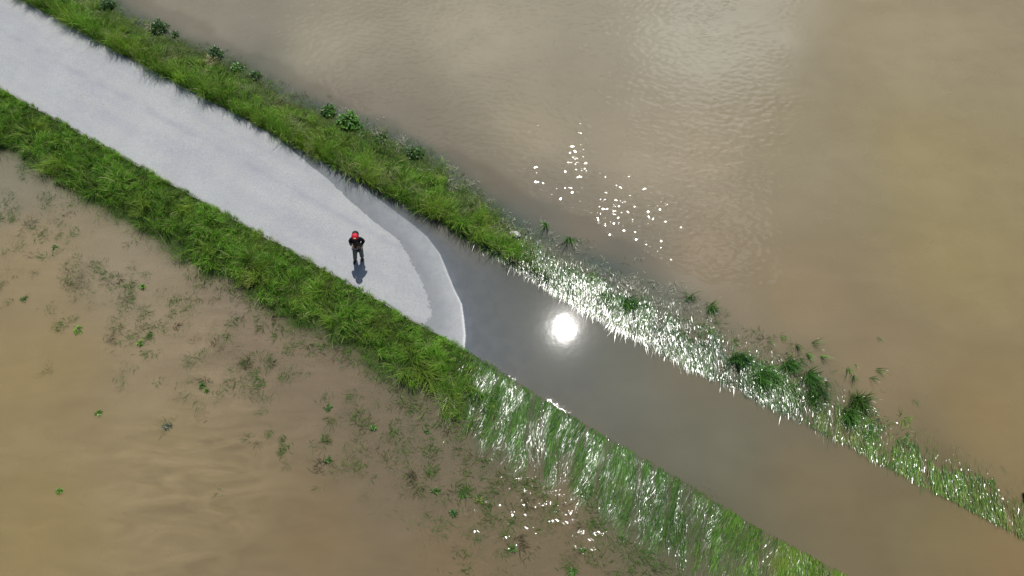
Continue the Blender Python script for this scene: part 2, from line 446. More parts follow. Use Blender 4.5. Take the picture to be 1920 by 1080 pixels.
# water: four thin layers of silty water one below the other, the top one with the surface
LAY = [0.0, -0.025, -0.06, -0.11]
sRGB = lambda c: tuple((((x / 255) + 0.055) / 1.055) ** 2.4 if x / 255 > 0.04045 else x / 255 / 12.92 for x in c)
CTRL = [  # water colour at places in the flood: mud plus painted sky and cloud reflection
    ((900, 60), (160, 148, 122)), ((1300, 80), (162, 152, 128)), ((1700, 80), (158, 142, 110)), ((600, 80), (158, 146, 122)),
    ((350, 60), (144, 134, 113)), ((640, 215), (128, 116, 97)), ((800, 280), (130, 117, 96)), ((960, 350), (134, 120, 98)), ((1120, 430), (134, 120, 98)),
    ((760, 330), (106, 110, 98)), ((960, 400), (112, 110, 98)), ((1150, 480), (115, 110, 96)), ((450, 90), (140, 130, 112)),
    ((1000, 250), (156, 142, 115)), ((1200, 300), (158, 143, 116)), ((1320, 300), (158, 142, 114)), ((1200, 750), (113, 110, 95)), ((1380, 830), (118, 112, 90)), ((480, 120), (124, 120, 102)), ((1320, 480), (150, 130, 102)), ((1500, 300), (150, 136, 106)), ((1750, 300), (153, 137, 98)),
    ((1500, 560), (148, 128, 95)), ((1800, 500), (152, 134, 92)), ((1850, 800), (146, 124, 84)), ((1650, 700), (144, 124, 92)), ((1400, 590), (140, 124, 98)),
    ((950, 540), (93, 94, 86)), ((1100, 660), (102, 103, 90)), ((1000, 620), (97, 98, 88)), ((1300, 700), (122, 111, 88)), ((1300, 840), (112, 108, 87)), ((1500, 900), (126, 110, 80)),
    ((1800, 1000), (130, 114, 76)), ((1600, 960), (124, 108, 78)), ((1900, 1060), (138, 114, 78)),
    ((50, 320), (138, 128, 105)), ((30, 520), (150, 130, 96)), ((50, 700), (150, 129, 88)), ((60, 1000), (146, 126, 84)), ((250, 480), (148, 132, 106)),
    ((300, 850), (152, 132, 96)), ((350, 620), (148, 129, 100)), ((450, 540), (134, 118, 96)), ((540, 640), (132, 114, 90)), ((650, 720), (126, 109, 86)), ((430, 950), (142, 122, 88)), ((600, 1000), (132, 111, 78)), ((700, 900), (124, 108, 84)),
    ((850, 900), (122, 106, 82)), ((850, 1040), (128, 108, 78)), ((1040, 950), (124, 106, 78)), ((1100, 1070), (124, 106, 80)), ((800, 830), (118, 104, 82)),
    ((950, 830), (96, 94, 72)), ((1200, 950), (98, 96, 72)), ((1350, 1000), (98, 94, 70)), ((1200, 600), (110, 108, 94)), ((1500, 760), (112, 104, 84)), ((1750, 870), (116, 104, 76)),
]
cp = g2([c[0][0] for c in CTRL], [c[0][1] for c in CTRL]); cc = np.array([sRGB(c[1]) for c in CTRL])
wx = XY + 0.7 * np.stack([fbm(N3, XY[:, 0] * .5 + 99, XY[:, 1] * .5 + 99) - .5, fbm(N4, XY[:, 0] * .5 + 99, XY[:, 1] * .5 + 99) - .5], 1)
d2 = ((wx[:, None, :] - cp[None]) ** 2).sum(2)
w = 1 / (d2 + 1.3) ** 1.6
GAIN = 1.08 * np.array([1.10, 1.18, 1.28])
silt_sheen = (w @ cc) / w.sum(1, keepdims=True) * GAIN
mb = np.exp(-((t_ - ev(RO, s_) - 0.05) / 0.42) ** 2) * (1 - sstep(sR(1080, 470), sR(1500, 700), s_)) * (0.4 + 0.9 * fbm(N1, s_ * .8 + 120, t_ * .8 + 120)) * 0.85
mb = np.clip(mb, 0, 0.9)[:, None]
silt_sheen = silt_sheen * (1 - mb) + mb * np.array(sRGB((92, 106, 98))) * 1.1
# ripples: wind on the open field behind the right verge
RB = curve([(200, -60), (330, 25), (600, 160), (700, 212), (800, 262), (960, 342), (1060, 405), (1170, 455), (1250, 490), (1400, 545), (1500, 570)])
off = t_ - np.interp(s_, *RB) + (fbm(N5, s_ * .9 + 77, t_ * .9 + 77) - .5) * 0.9
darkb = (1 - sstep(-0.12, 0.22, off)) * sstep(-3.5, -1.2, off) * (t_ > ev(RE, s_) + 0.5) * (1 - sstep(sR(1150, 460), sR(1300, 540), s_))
silt_sheen = silt_sheen * (1 - 0.17 * darkb)[:, None]  # band beside the upper verge made darker in the water colour
sR0, sR1 = sR(250, 0), sR(1560, 640)
pxx = F * XY[:, 0] / ((H) * math.cos(TH) + XY[:, 1] * math.sin(TH)) + 960
rip = sstep(-0.15, 0.45, off) * (1 - sstep(1380, 1530, pxx + (fbm(N2, XY[:, 0] * .4 + 40, XY[:, 1] * .4 + 40) - .5) * 160)) * (XY[:, 1] < 60) * (pxx > -300)
# ruffled water where it pours over the flooded verges and over the left field
tl, tr = ev(LE, s_), ev(RE, s_)
fl = sstep(sR(930, 480), sR(1040, 560), s_)
inR = sstep(-0.25, 0.1, t_ - tr) * (1 - sstep(-0.9, -0.2, t_ - ev(RO, s_)))
fl2 = sstep(sR(800, 620), sR(980, 740), s_)
inL = sstep(-0.1, 0.05, tl - t_) * (1 - sstep(0.1, 0.7, (tl - t_) - (tl - ev(LO, s_))))
FLW = math.atan2(-1, -0.14)
sfw = XY[:, 0] * math.cos(FLW - .22 + np.pi / 2) + XY[:, 1] * math.sin(FLW - .22 + np.pi / 2); alw = XY[:, 0] * math.cos(FLW - .22) + XY[:, 1] * math.sin(FLW - .22)
stk = sstep(0.5, 0.62, fbm(N4, sfw * 2.0 + 80, alw * 0.5 + 80))
small = fl * inR * 0.8 + fl2 * inL * (0.15 + 0.8 * stk)
def spot(px, py, r):
    c = g2(px, py); return np.exp(-((XY - c) ** 2).sum(1) / r ** 2)
lf = sstep(-0.3, 0.6, (tl - t_) - (tl - ev(LO, s_)))   # the field on the left
rip2 = lf * (0.08 + 1.85 * np.clip(spot(1040, 950, 2.0) + spot(1130, 940, 1.2) + spot(930, 985, 1.4), 0, 1))
small = small + lf * 0.25 * np.clip(spot(1040, 950, 2.2), 0, 1)
rip = rip * (0.8 + 1.15 * spot(1205, 405, 1.6) + 0.5 * spot(1050, 285, 1.6)) + rip2
wisp = lf * (0.14 + 0.85 * spot(380, 900, 3.0) + 0.35 * spot(430, 640, 2.0)) + 0.03
A = {'thick': [], 'top': [], 'rip': [], 'small': [], 'silt_sheen': [], 'wisp': []}
VV = []; FFs = []
depth = -ZG
onroad = (t_ > tl - 0.02) & (t_ < tr + 0.03)
depth = np.where(onroad, -(z_road(s_, t_) + 0.004), depth)
for k, z in enumerate(LAY):
    nxt = -LAY[k + 1] if k + 1 < len(LAY) else 9
    th = np.clip(np.minimum(depth, nxt) + z, 0, None)
    VV.append(np.concatenate([XY, np.full((len(XY), 1), z)], 1)); FFs.append(fq + k * len(XY))
    A['thick'].append(th); A['top'].append(np.full(len(XY), 1.0 if k == 0 else 0.0))
    A['rip'].append(rip); A['small'].append(small); A['silt_sheen'].append(silt_sheen); A['wisp'].append(wisp)
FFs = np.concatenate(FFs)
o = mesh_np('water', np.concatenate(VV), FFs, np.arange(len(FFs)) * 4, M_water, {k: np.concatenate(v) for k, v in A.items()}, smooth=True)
tag(o, kind='structure')

# ------------------------------------------------------------------ blades
def blades(P, side, W, col):
    """P (N,4,3) centre line, side (N,3), W (N,), col (N,3) -> V, loops, starts, cols"""
    N = len(P)
    wk = np.array([0.8, 1.0, 0.75])
    V = np.empty((N, 7, 3))
    for k in range(3):
        V[:, 2 * k] = P[:, k] - side * (W * wk[k] / 2)[:, None]
        V[:, 2 * k + 1] = P[:, k] + side * (W * wk[k] / 2)[:, None]
    V[:, 6] = P[:, 3]
    base = (np.arange(N) * 7)[:, None]
    L = np.concatenate([base + np.array([[0, 1, 3, 2]]), base + np.array([[2, 3, 5, 4]]), base + np.array([[4, 5, 6]])], 1)
    stt = (np.arange(N) * 11)[:, None] + np.array([[0, 4, 8]])
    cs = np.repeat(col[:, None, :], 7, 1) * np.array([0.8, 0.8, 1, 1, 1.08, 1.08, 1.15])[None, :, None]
    return V.reshape(-1, 3), L.ravel(), stt.ravel(), cs.reshape(-1, 3)
def blade_obj(name, parts, mat, parent=None):
    Vs, Ls, Ss, Cs = [], [], [], []; vo = lo = 0
    for V, L, S_, c in parts:
        Vs.append(V); Ls.append(L + vo); Ss.append(S_ + lo); Cs.append(c); vo += len(V); lo += len(L)
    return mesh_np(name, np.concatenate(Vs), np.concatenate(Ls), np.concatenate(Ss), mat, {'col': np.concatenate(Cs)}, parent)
def dirs(az): return np.stack([np.cos(az), np.sin(az), np.zeros_like(az)], 1)
def upright(root, L, W, az, phi0, bend, col, r=rng):
    """blade that starts phi0 from the vertical and bends over towards azimuth az"""
    N = len(root); P = np.empty((N, 4, 3)); P[:, 0] = root
    h = dirs(az); seg = (L / 3)[:, None]
    for k in range(3):
        ph = (phi0 + bend * k)[:, None]
        P[:, k + 1] = P[:, k] + seg * (np.sin(ph) * h + np.cos(ph) * np.array([0, 0, 1.0]))
    sa = az + np.pi / 2 + r.normal(0, 0.5, N)
    return blades(P, dirs(sa), W, col)
FLOW = math.atan2(-1, -0.14)          # the current runs down the picture
def lying(root, L, W, az, zs, col, r=rng, tilt=0.22):
    """blade rooted under water that reaches the surface and trails along it"""
    N = len(root); P = np.empty((N, 4, 3)); P[:, 0] = root
    h = dirs(az); up = np.maximum(zs - root[:, 2], 0.0)
    P[:, 1] = root + h * (0.4 * up + 0.04)[:, None]; P[:, 1, 2] = zs - 0.01
    rest = np.maximum(L - up, 0.12)
    P[:, 2] = P[:, 1] + h * (rest * .5)[:, None]; P[:, 2, 2] = zs + r.normal(0.004, 0.009, N)
    h2 = dirs(az + r.normal(0, .2, N))
    P[:, 3] = P[:, 2] + h2 * (rest * .5)[:, None]; P[:, 3, 2] = zs + r.normal(0.0, 0.012, N)
    sd_ = dirs(az + np.pi / 2); sd_[:, 2] = r.normal(0, tilt, N) * np.where(r.random(N) < .6, .4, 1.3)
    return blades(P, sd_, W, col)
GREENS = np.array([[0.08, 0.20, 0.012], [0.12, 0.27, 0.018], [0.05, 0.14, 0.018], [0.17, 0.32, 0.035], [0.24, 0.28, 0.08], [0.38, 0.36, 0.18]])
def colours(N, p, x, y, r=rng):
    k = r.choice(6, N, p=p); c = GREENS[k] * r.uniform(0.75, 1.25, (N, 1))
    v = fbm(N2, x * 0.8 + 60, y * 0.8 + 60)
    c = c * (0.65 + 1.0 * v)[:, None]
    y_ = np.clip((fbm(N4, x * 1.1 + 160, y * 1.1 + 160) - 0.55) * 4, 0, 0.6)[:, None]
    return c * (1 - y_) + y_ * np.array([0.21, 0.29, 0.04])

def verge(side, n, name, label):
    s = rng.uniform(-24.5 if side == 'L' else -27, 24, n); u = rng.uniform(-0.02, 1.12, n)
    ex = rng.random(n) < 0.08; u = np.where(ex, rng.uniform(-0.02, 0.07, n), u)
    if side == 'L': ex = rng.random(n) < 0.2; u = np.where(ex, rng.uniform(-0.02, 0.4, n), u)
    if side == 'L':
        e0, e1 = ev(LE, s), ev(LO, s)
    else:
        e0, e1 = ev(RE, s), ev(RO, s)
    t = e0 + (e1 - e0) * u
    w = np.abs(e1 - e0)
    # keep density even across the changing width, ragged outer edge, thin patches
    keep = rng.random(n) < w / w.max()
    rag = fbm(N5, s * 1.6 + 11, t * 1.6 + 11)
    keep &= (u < (0.86 if side == 'L' else 0.60) + (0.5 if side == 'L' else 0.9) * (rag - 0.45)) | (rng.random(n) < (0.06 if side == 'L' else 0.16))
    s, t, u, w = s[keep], t[keep], u[keep], w[keep]
    # gather roots into tussocks
    n = len(s)
    z = z_ground(s, t)
    xy = O + s[:, None] * D + t[:, None] * T
    root = np.concatenate([xy, z[:, None]], 1)
    if side == 'R': flood = sstep(sR(905, 455), sR(1060, 550), s + rng.normal(0, .5, n) + 0.9 * u)
    else: flood = sstep(sR(830, 640), sR(960, 715), s + rng.normal(0, .35, n) - 0.5 * (u > 0.35))
    lyi = rng.random(n) < flood
    x, y = xy[:, 0], xy[:, 1]
    up = ~lyi
    parts = []
    # ---- upright
    a = np.where(up)[0]; m = len(a)
    xa, ya, ua = x[a], y[a], u[a]
    cell = 2.3
    lean = fbm(N1, xa * cell + 5, ya * cell + 5, 2) * 4 * np.pi
    base_az = (math.atan2(-T[1], -T[0]) if side == 'L' else math.atan2(T[1], T[0]))
    wind = -0.25
    vx = 0.95 * np.cos(lean) + 0.6 * np.cos(wind) + 0.55 * (ua - .4) * math.cos(base_az); vy = 0.95 * np.sin(lean) + 0.6 * np.sin(wind) + 0.55 * (ua - .4) * math.sin(base_az)
    az = np.arctan2(vy, vx) + rng.normal(0, 0.55, m)
    tall = fbm(N3, xa * 1.5 + 33, ya * 1.5 + 33)
    if side == 'L': L = (0.19 + 0.27 * sstep(0.15, 0.5, ua)) * (0.55 + 0.9 * tall)
    else: L = (0.64 - 0.34 * sstep(0.05, 0.6, ua)) * (0.55 + 0.9 * tall)
    tus = fbm(N5, xa * 3.7 + 140, ya * 3.7 + 140, 3)
    L = L * rng.uniform(0.6, 1.35, m) * (0.5 + 1.0 * sstep(0.25, 0.75, tus))
    if side == 'R':
        stalk = (rng.random(m) < 0.16) & (ua < 0.2)
        L = np.where(stalk, rng.uniform(0.8, 1.25, m), L)
        az = np.where(stalk | (ua < 0.12), np.where(rng.random(m) < .6, wind + rng.normal(0, .6, m), az), az)
    W = rng.uniform(0.007, 0.014, m)
    p = [0.3, 0.26, 0.2, 0.12, 0.08, 0.04] if side == 'L' else [0.26, 0.24, 0.16, 0.12, 0.13, 0.09]
    phi = rng.uniform(0.1, 0.6, m); bend = rng.uniform(0.15, 0.6, m)
    shore = sstep(0.75, 1.0, ua)
    if side == 'R':
        stalkv = stalk.astype(float); phi = phi * (1 - .75 * stalkv); bend = bend * (1 - .7 * stalkv)
    c = colours(m, p, xa, ya) * (0.72 + 0.6 * sstep(0.3, 0.7, tus))[:, None]  # clump highlights and shaded pockets painted into the blade colour
    sun_y = (rng.random(m) < 0.11 * sstep(0.45, 0.7, tus))[:, None]
    c = np.where(sun_y, np.array([0.33, 0.40, 0.10]), c)  # yellow sunlit highlights painted as the colour of some blades
    if side == 'R':
        pale = (fbm(N1, xa * 1.4 + 70, ya * 1.4 + 70) + 0.3 * ua > 0.73) & (rng.random(m) < .55)
        c[pale] = np.array([0.36, 0.35, 0.22]) * rng.uniform(.7, 1.2, (pale.sum(), 1))
    parts.append(upright(root[a], L, W, az, phi, bend, c))
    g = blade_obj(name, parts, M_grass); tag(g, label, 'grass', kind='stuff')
    return root, u, s, t, lyi

rL, uL, sL, tL, lyL = verge('L', 150000, 'verge_grass', 'dense green grass on the verge below the dry road')
rR, uR, sRr, tR, lyR = verge('R', 140000, 'verge_grass', 'tall green grass on the verge above the road, casting fringed shade on it')

def flooded(root, u, s, side, n_keep):
    a = np.arange(len(root))
    r0 = root[a]; N = len(a); x, y = r0[:, 0], r0[:, 1]
    d = np.clip(-r0[:, 2], 0.0, 0.4)
    sf = x * math.cos(FLOW + np.pi / 2) + y * math.sin(FLOW + np.pi / 2)
    al = x * math.cos(FLOW) + y * math.sin(FLOW)
    strand = fbm(N4, sf * 4.2 + 80, al * 0.7 + 80)
    az = FLOW + (0.0 if side == 'R' else -0.22) + (fbm(N1, sf * 1.3 + 8, al * .6 + 8) - .5) * 0.9 + rng.normal(0, 0.13, N)
    L = rng.uniform(0.26, 0.58, N) * (0.75 + 0.6 * fbm(N2, sf * 1.7 + 33, al * 0 + 3)) + (rng.random(N) < .03) * .3
    zs = np.where(strand > (0.5 if side == 'L' else 0.36), 0.014, -0.018) + rng.normal(0, 0.018, N) - 0.05 * sstep(0.6, 1.0, u)
    W = rng.uniform(0.009, 0.018, N)
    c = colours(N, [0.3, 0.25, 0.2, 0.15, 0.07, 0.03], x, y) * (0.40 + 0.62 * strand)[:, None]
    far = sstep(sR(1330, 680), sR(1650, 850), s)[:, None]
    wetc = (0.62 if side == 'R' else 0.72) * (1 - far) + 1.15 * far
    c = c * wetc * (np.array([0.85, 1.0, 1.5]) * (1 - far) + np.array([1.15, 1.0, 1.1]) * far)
    keep = rng.random(N) < np.where(strand > 0.42, 0.9, 0.45)
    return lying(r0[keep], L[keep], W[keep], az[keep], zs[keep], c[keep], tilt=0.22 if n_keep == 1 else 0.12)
BLG0 = np.array([[0.04, 0.12, 0.02], [0.08, 0.20, 0.03], [0.16, 0.32, 0.06]])
fa = flooded(rL[lyL], uL[lyL], sL[lyL], 'L', 1)
nearG = lyR & (sRr < sR(1450, 720))
fb = flooded(rR[lyR], uR[lyR], sRr[lyR], 'R', 1)
jit = rR[nearG] + rng.normal(0, .05, (nearG.sum(), 3)) * np.array([1, 1, 0.1])
fb2 = flooded(jit, uR[nearG], sRr[nearG], 'R', 2)
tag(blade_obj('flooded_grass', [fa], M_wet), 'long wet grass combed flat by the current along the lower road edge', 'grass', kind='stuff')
# green crowns of the taller grass still standing out of the flooded upper verge
ax, ay = rR[:, 0], rR[:, 1]
sel = lyR & (sRr > sR(1080, 560)) & (sRr < sR(1720, 880)) & (fbm(N3, ax * 2.1 + 210, ay * 2.1 + 210, 2) > 0.56) & (uR > .2) & (uR < .85) & (rng.random(len(uR)) < .5)
rt_ = rR[sel].copy(); rt_[:, 2] = np.maximum(rt_[:, 2], -.12); mm = len(rt_)
fb3 = upright(rt_, rng.uniform(.22, .42, mm), rng.uniform(.010, .022, mm), FLOW + rng.normal(0, .8, mm), rng.uniform(.1, .5, mm), rng.uniform(.3, .7, mm), BLG0[rng.integers(0, 3, mm)] * rng.uniform(.7, 1.3, (mm, 1)))
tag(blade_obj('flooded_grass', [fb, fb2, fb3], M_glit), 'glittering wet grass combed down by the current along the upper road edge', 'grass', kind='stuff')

# ---- drowned weeds in the field below the road: too many and too mixed to count
def weeds():
    parts = []
    cl = []
    path = [(0, 330), (80, 420), (150, 520), (260, 590), (390, 660), (500, 700), (600, 770), (700, 820), (800, 880), (900, 930), (1000, 985), (1150, 1030), (1250, 1060)]
    px = np.interp(np.linspace(0, 1, 400), np.linspace(0, 1, len(path)), [p[0] for p in path])
    py = np.interp(np.linspace(0, 1, 400), np.linspace(0, 1, len(path)), [p[1] for p in path])
    for i in range(1250):
        k = rng.integers(0, 400)
        a = rng.normal(0, 62)
        x, y = px[k] + rng.normal(0, 14) - a * 0.5, py[k] + a * 0.86
        if fbm(N3, np.array(x / 45.), np.array(y / 45.)) < 0.40: continue
        cl.append((x, y, rng.uniform(0.10, 0.28), int(rng.integers(10, 60)), rng.normal(-0.048, 0.034)))
    for (x, y, r_, n_) in [(85, 378, .35, 160), (130, 395, .2, 60), (138, 440, .3, 110), (60, 420, .3, 90), (25, 395, .3, 80), (100, 470, .2, 60), (150, 530, .35, 160), (240, 570, .35, 170), (262, 588, .3, 150), (248, 508, .22, 60), (180, 510, .25, 60),
                           (418, 635, .2, 80), (360, 675, .25, 90), (455, 690, .2, 90), (498, 682, .22, 120), (538, 712, .18, 80), (475, 738, .15, 70), (378, 660, .2, 60), (85, 480, .2, 50), (70, 510, .2, 40), (35, 460, .2, 40), (15, 560, .15, 30), (530, 870, .15, 40), (655, 880, .25, 60), (610, 750, .2, 60)]:
        cl.append((x, y, r_, n_, -0.02))
    # strip of half drowned stems just outside both verges
    for i in range(380):
        s = rng.uniform(sR(430, 430), sR(1350, 1050)); o_ = ev(LO, s) - abs(rng.normal(0, 0.28)) - 0.05
        p = O + s * D + o_ * T; cl.append((None, p, rng.uniform(.06, .16), int(rng.integers(5, 20)), rng.normal(-0.015, .02)))
    for i in range(420):
        s = rng.uniform(sR(300, 150), sR(1500, 700)); o_ = ev(RO, s) + rng.normal(-0.1, 0.32)
        p = O + s * D + o_ * T; cl.append((None, p, rng.uniform(.06, .16), int(rng.integers(4, 14)), rng.normal(-0.012, .02)))
    for c_ in cl:
        x, y, r_, n_, z0 = c_
        p = y if x is None else g2(x, y)
        q = p + rng.normal(0, r_ * .5, (n_, 2)); L = rng.uniform(0.10, 0.26, n_)
        az = rng.uniform(0, 2 * np.pi) + rng.normal(0, .9, n_)
        zt = z0 + rng.normal(0, 0.022, n_)
        root = np.concatenate([q, (zt - 0.12)[:, None]], 1)
        tone = rng.choice(3, p=[.62, .13, .25])
        pale = x is None and sR(640, 210) < float(st(p)[0]) < sR(1330, 600) and float(st(p)[1]) > 0 and rng.random() < .6
        col = (np.array([0.40, 0.40, 0.32]) if pale else np.array([[0.06, 0.13, 0.02], [0.08, 0.07, 0.035], [0.14, 0.15, 0.06]])[tone]) * rng.uniform(.6, 1.3, (n_, 1))
        if pale: zt = zt + 0.03
        parts.append(lying(root, L + .08, rng.uniform(.008, .018, n_), az, zt, col, tilt=.3))
    return parts
tag(blade_obj('drowned_weeds', weeds(), M_weed), 'scattered half drowned weeds and stems showing through brown floodwater', 'weeds', kind='stuff')

# ------------------------------------------------------------------ single plants
def leafy_parts(rad, hgt, n, leaf, cols, r, z0=0.0, squash=1.0):
    """leaves spread through a low dome round the origin"""
    d = r.normal(size=(n, 3)); d /= np.linalg.norm(d, axis=1)[:, None]; d[:, 2] = np.abs(d[:, 2])
    rr = r.random(n) ** 0.45
    lump = 0.7 + 0.6 * fbm(N2, d[:, 0] * 1.8 + 20 + r.random() * 20, d[:, 1] * 1.8 + 20, 2)
    p = d * (rr * lump)[:, None] * np.array([rad, rad * squash, hgt]) + np.array([0, 0, z0])
    az = np.arctan2(d[:, 1], d[:, 0]) + r.normal(0, .8, n)
    L = leaf * r.uniform(.6, 1.4, n)
    P = np.empty((n, 4, 3)); P[:, 0] = p; h = dirs(az); el = r.normal(0.25, .5, n)
    for k in range(3):
        e = (el - 0.35 * k)[:, None]
        P[:, k + 1] = P[:, k] + (L / 3)[:, None] * (np.cos(e) * h + np.sin(e) * np.array([0, 0, 1.]))
    sd_ = dirs(az + np.pi / 2); sd_[:, 2] = r.normal(0, .35, n)
    col = cols[r.integers(0, len(cols), n)] * r.uniform(.7, 1.3, (n, 1))
    return P, sd_, L, col
def stem_mesh(name, pts_list, rad, mat, parent):
    V = []; Fq = []
    for (a, b) in pts_list:
        a, b = Vector(a), Vector(b); ax = (b - a).normalized(); u = ax.orthogonal().normalized(); v = ax.cross(u)
        k = len(V)
        for p, r_ in ((a, rad), (b, rad * .6)):
            for i in range(5):
                an = i * 2 * math.pi / 5; V.append(p + (u * math.cos(an) + v * math.sin(an)) * r_)
        for i in range(5): Fq.append([k + i, k + (i + 1) % 5, k + 5 + (i + 1) % 5, k + 5 + i])
    Fq = np.array(Fq)
    return mesh_np(name, np.array([tuple(v) for v in V]), Fq, np.arange(len(Fq)) * 4, mat, parent=parent)
M_stem = simple('plant_stem', (0.07, 0.10, 0.03), 0.6)
DARK = np.array([[0.03, 0.085, 0.015], [0.045, 0.12, 0.02], [0.06, 0.14, 0.03]])
MID = np.array([[0.06, 0.16, 0.02], [0.085, 0.21, 0.025], [0.05, 0.12, 0.02]])
LIME = np.array([[0.17, 0.40, 0.03], [0.24, 0.50, 0.06], [0.08, 0.22, 0.02]])
def weed(name, label, cat, px, py, rad, hgt, n, leaf, lw, cols, group=None, squash=1.0, zb=None):
    r = np.random.default_rng(int(px * 7 + py))
    xy = g2(px, py)
    zg = float(z_ground(*[np.array([v]) for v in st(xy)])[0]) if zb is None else zb
    zg = max(zg, -0.3)
    e = empty(name, (float(xy[0]), float(xy[1]), zg)); tag(e, label, cat, group)
    z0 = max(0.0, -zg) * 0.9
    P, sd_, L, col = leafy_parts(rad, hgt, n, leaf, cols, r, z0, squash)
    blade_obj('leaves', [blades(P, sd_, L * lw, col)], M_leaf, e)
    stems = []
    for i in range(6):
        a = r.uniform(0, 6.28); stems.append(((0.02 * math.cos(a), 0.02 * math.sin(a), 0), (rad * .6 * math.cos(a), rad * .6 * squash * math.sin(a), z0 + hgt * .7)))
    stem_mesh('stem', stems, 0.006, M_stem, e)
    return e
gW = 'leafy weeds at the outer edge of the upper verge'
weed('weed_clump', 'dark leafy weed clump at the water near the top left, topmost on the upper verge', 'weed', 203, 12, .32, .35, 260, .10, .45, DARK, gW)
weed('weed_clump', 'dark green weed clump beside a pale dry tuft, below the finely rippled water', 'weed', 300, 55, .36, .40, 330, .10, .45, DARK, gW)
weed('weed_clump', 'small dark weed standing in water just right of the darker clump by the rippled water', 'weed', 330, 66, .16, .22, 90, .08, .45, DARK, gW)
weed('weed_clump', 'dark bushy weed with straw coloured dead stalks leaning against it', 'weed', 405, 104, .30, .42, 260, .10, .45, DARK, gW)
weed('weed_clump', 'low weed clump in dark water between the straw stalks and a small round weed', 'weed', 443, 130, .28, .25, 190, .09, .45, MID, gW)
weed('weed_clump', 'small round weed standing alone in bluish water on the outer verge', 'weed', 480, 143, .20, .22, 120, .09, .45, DARK, gW)
weed('weed_clump', 'loose mid green weeds left of the brightest broad leaved bush', 'weed', 618, 210, .30, .30, 240, .10, .5, MID, gW)
weed('weed_clump', 'bright green broad leaved bush, the largest on the upper verge', 'weed', 655, 232, .42, .42, 420, .12, .55, MID * 1.25, gW)
weed('weed_clump', 'small green weed touching the right side of the bright broad leaved bush', 'weed', 676, 243, .15, .2, 80, .09, .5, MID, gW)
weed('weed_clump', 'thin scattered green weed in shallow water below the bright bush', 'weed', 712, 262, .25, .15, 80, .09, .5, MID, gW)
weed('weed_clump', 'dark bluish green weed clump, last leafy one before the drowned stems', 'weed', 778, 288, .36, .28, 260, .10, .5, DARK, gW, .7)
st_e = weed('dry_tuft', 'straw coloured tuft of dead stalks leaning on a dark weed', 'grass tuft', 399, 118, .22, .2, 120, .22, .06, np.array([[.42, .38, .22], [.34, .30, .17]]))
weed('dry_tuft', 'pale dead grass tuft beside the dark weed clump by rippled water', 'grass tuft', 286, 52, .2, .18, 90, .2, .06, np.array([[.40, .37, .24], [.32, .30, .19]]))

def grass_clump(name, label, px, py, rad, n, hgt, cols, az0, spread, group=None, wet=True, zt=0.0, cat='grass tuft', wd=(.014, .028)):
    r = np.random.default_rng(int(px * 13 + py * 3))
    xy = g2(px, py)
    zg = min(-0.02, float(z_ground(*[np.array([v]) for v in st(xy)])[0])); zg = max(zg, -0.22)
    e = None
    a = r.uniform(0, 2 * np.pi, n); q = np.stack([np.cos(a), np.sin(a)], 1) * (rad * np.sqrt(r.random(n)))[:, None]
    root = np.concatenate([q, np.zeros((n, 1))], 1)
    L = (hgt - zg) * r.uniform(.6, 1.6, n); n_l = 2.6 * fbm(N1, q[:, 0] * 6 + px, q[:, 1] * 6 + py) - 0.3
    L = L * np.clip(n_l, .45, 1.3)
    az = az0 + r.normal(0, spread, n) + (fbm(N3, q[:, 0] * 5 + px, q[:, 1] * 5 + py) - .5) * 3
    col = cols[np.clip((3.2 * fbm(N2, q[:, 0] * 7 + py, q[:, 1] * 7 + px) - .6 + r.normal(0, .5, n)), 0, len(cols) - 1).astype(int)] * r.uniform(.7, 1.3, (n, 1))
    o = blade_obj(name, [upright(root, L, r.uniform(*wd, n), az, r.uniform(.05, .5, n), r.uniform(.25, .75, n), col, r)], M_wet if wet else M_grass)
    o.location = (float(xy[0]), float(xy[1]), zg)
    return tag(o, label, cat, group)
dn = math.atan2(-1, 0.1)
gC = 'dark grass clumps rising from the flooded upper verge'
BLG = np.array([[0.03, 0.10, 0.015], [0.07, 0.19, 0.03], [0.16, 0.34, 0.06]])
grass_clump('grass_clump', 'dark green grass clump inside the white sun glitter on the flooded verge', 1180, 568, .24, 220, .26, BLG, dn, .9, gC)
grass_clump('grass_clump', 'wide dark grass clump between the glitter and the round dark bush', 1435, 706, .34, 420, .28, BLG, dn, .9, gC)
grass_clump('grass_clump', 'slim grass clump tapering up left of the wide dark clump', 1385, 672, .20, 200, .28, BLG, dn, .9, gC)
grass_clump('grass_clump', 'small grass clump right of the wide dark clump, near the bent tufts', 1478, 680, .2, 190, .24, BLG, dn, .9, gC)
grass_clump('grass_clump', 'upper half of the tall shaggy clump left of the two leaning clumps', 1520, 706, .24, 240, .28, BLG, dn, 1.1, gC)
grass_clump('grass_clump', 'darkest densest grass clump standing at the edge of the flooded road', 1532, 742, .27, 380, .28, BLG * .8, dn, 1.2, gC)
grass_clump('grass_clump', 'long bluish green clump drooping down, just left of the curved mossy one', 1592, 775, .2, 230, .26, BLG, dn - .2, .5, gC)
grass_clump('grass_clump', 'curved mossy looking clump with a dark stem of shade, open water on its right', 1608, 752, .2, 260, .26, np.array([[.07, .14, .02], [.04, .10, .015]]), dn, 1.4, gC)
grass_clump('grass_clump', 'bright lime round tuft standing alone above the last flooded grass', 1694, 790, .16, 260, .12, LIME * .8, dn, 2.0, gC)
grass_clump('grass_clump', 'small grass clump beside the top of the glitter, with reddish base', 1296, 556, .10, 90, .22, BLG, dn, 1.0, gC)
grass_clump('grass_clump', 'tiny grass clump in open water just right of the one with the reddish base', 1333, 574, .12, 90, .2, BLG, dn, 1.0, gC)
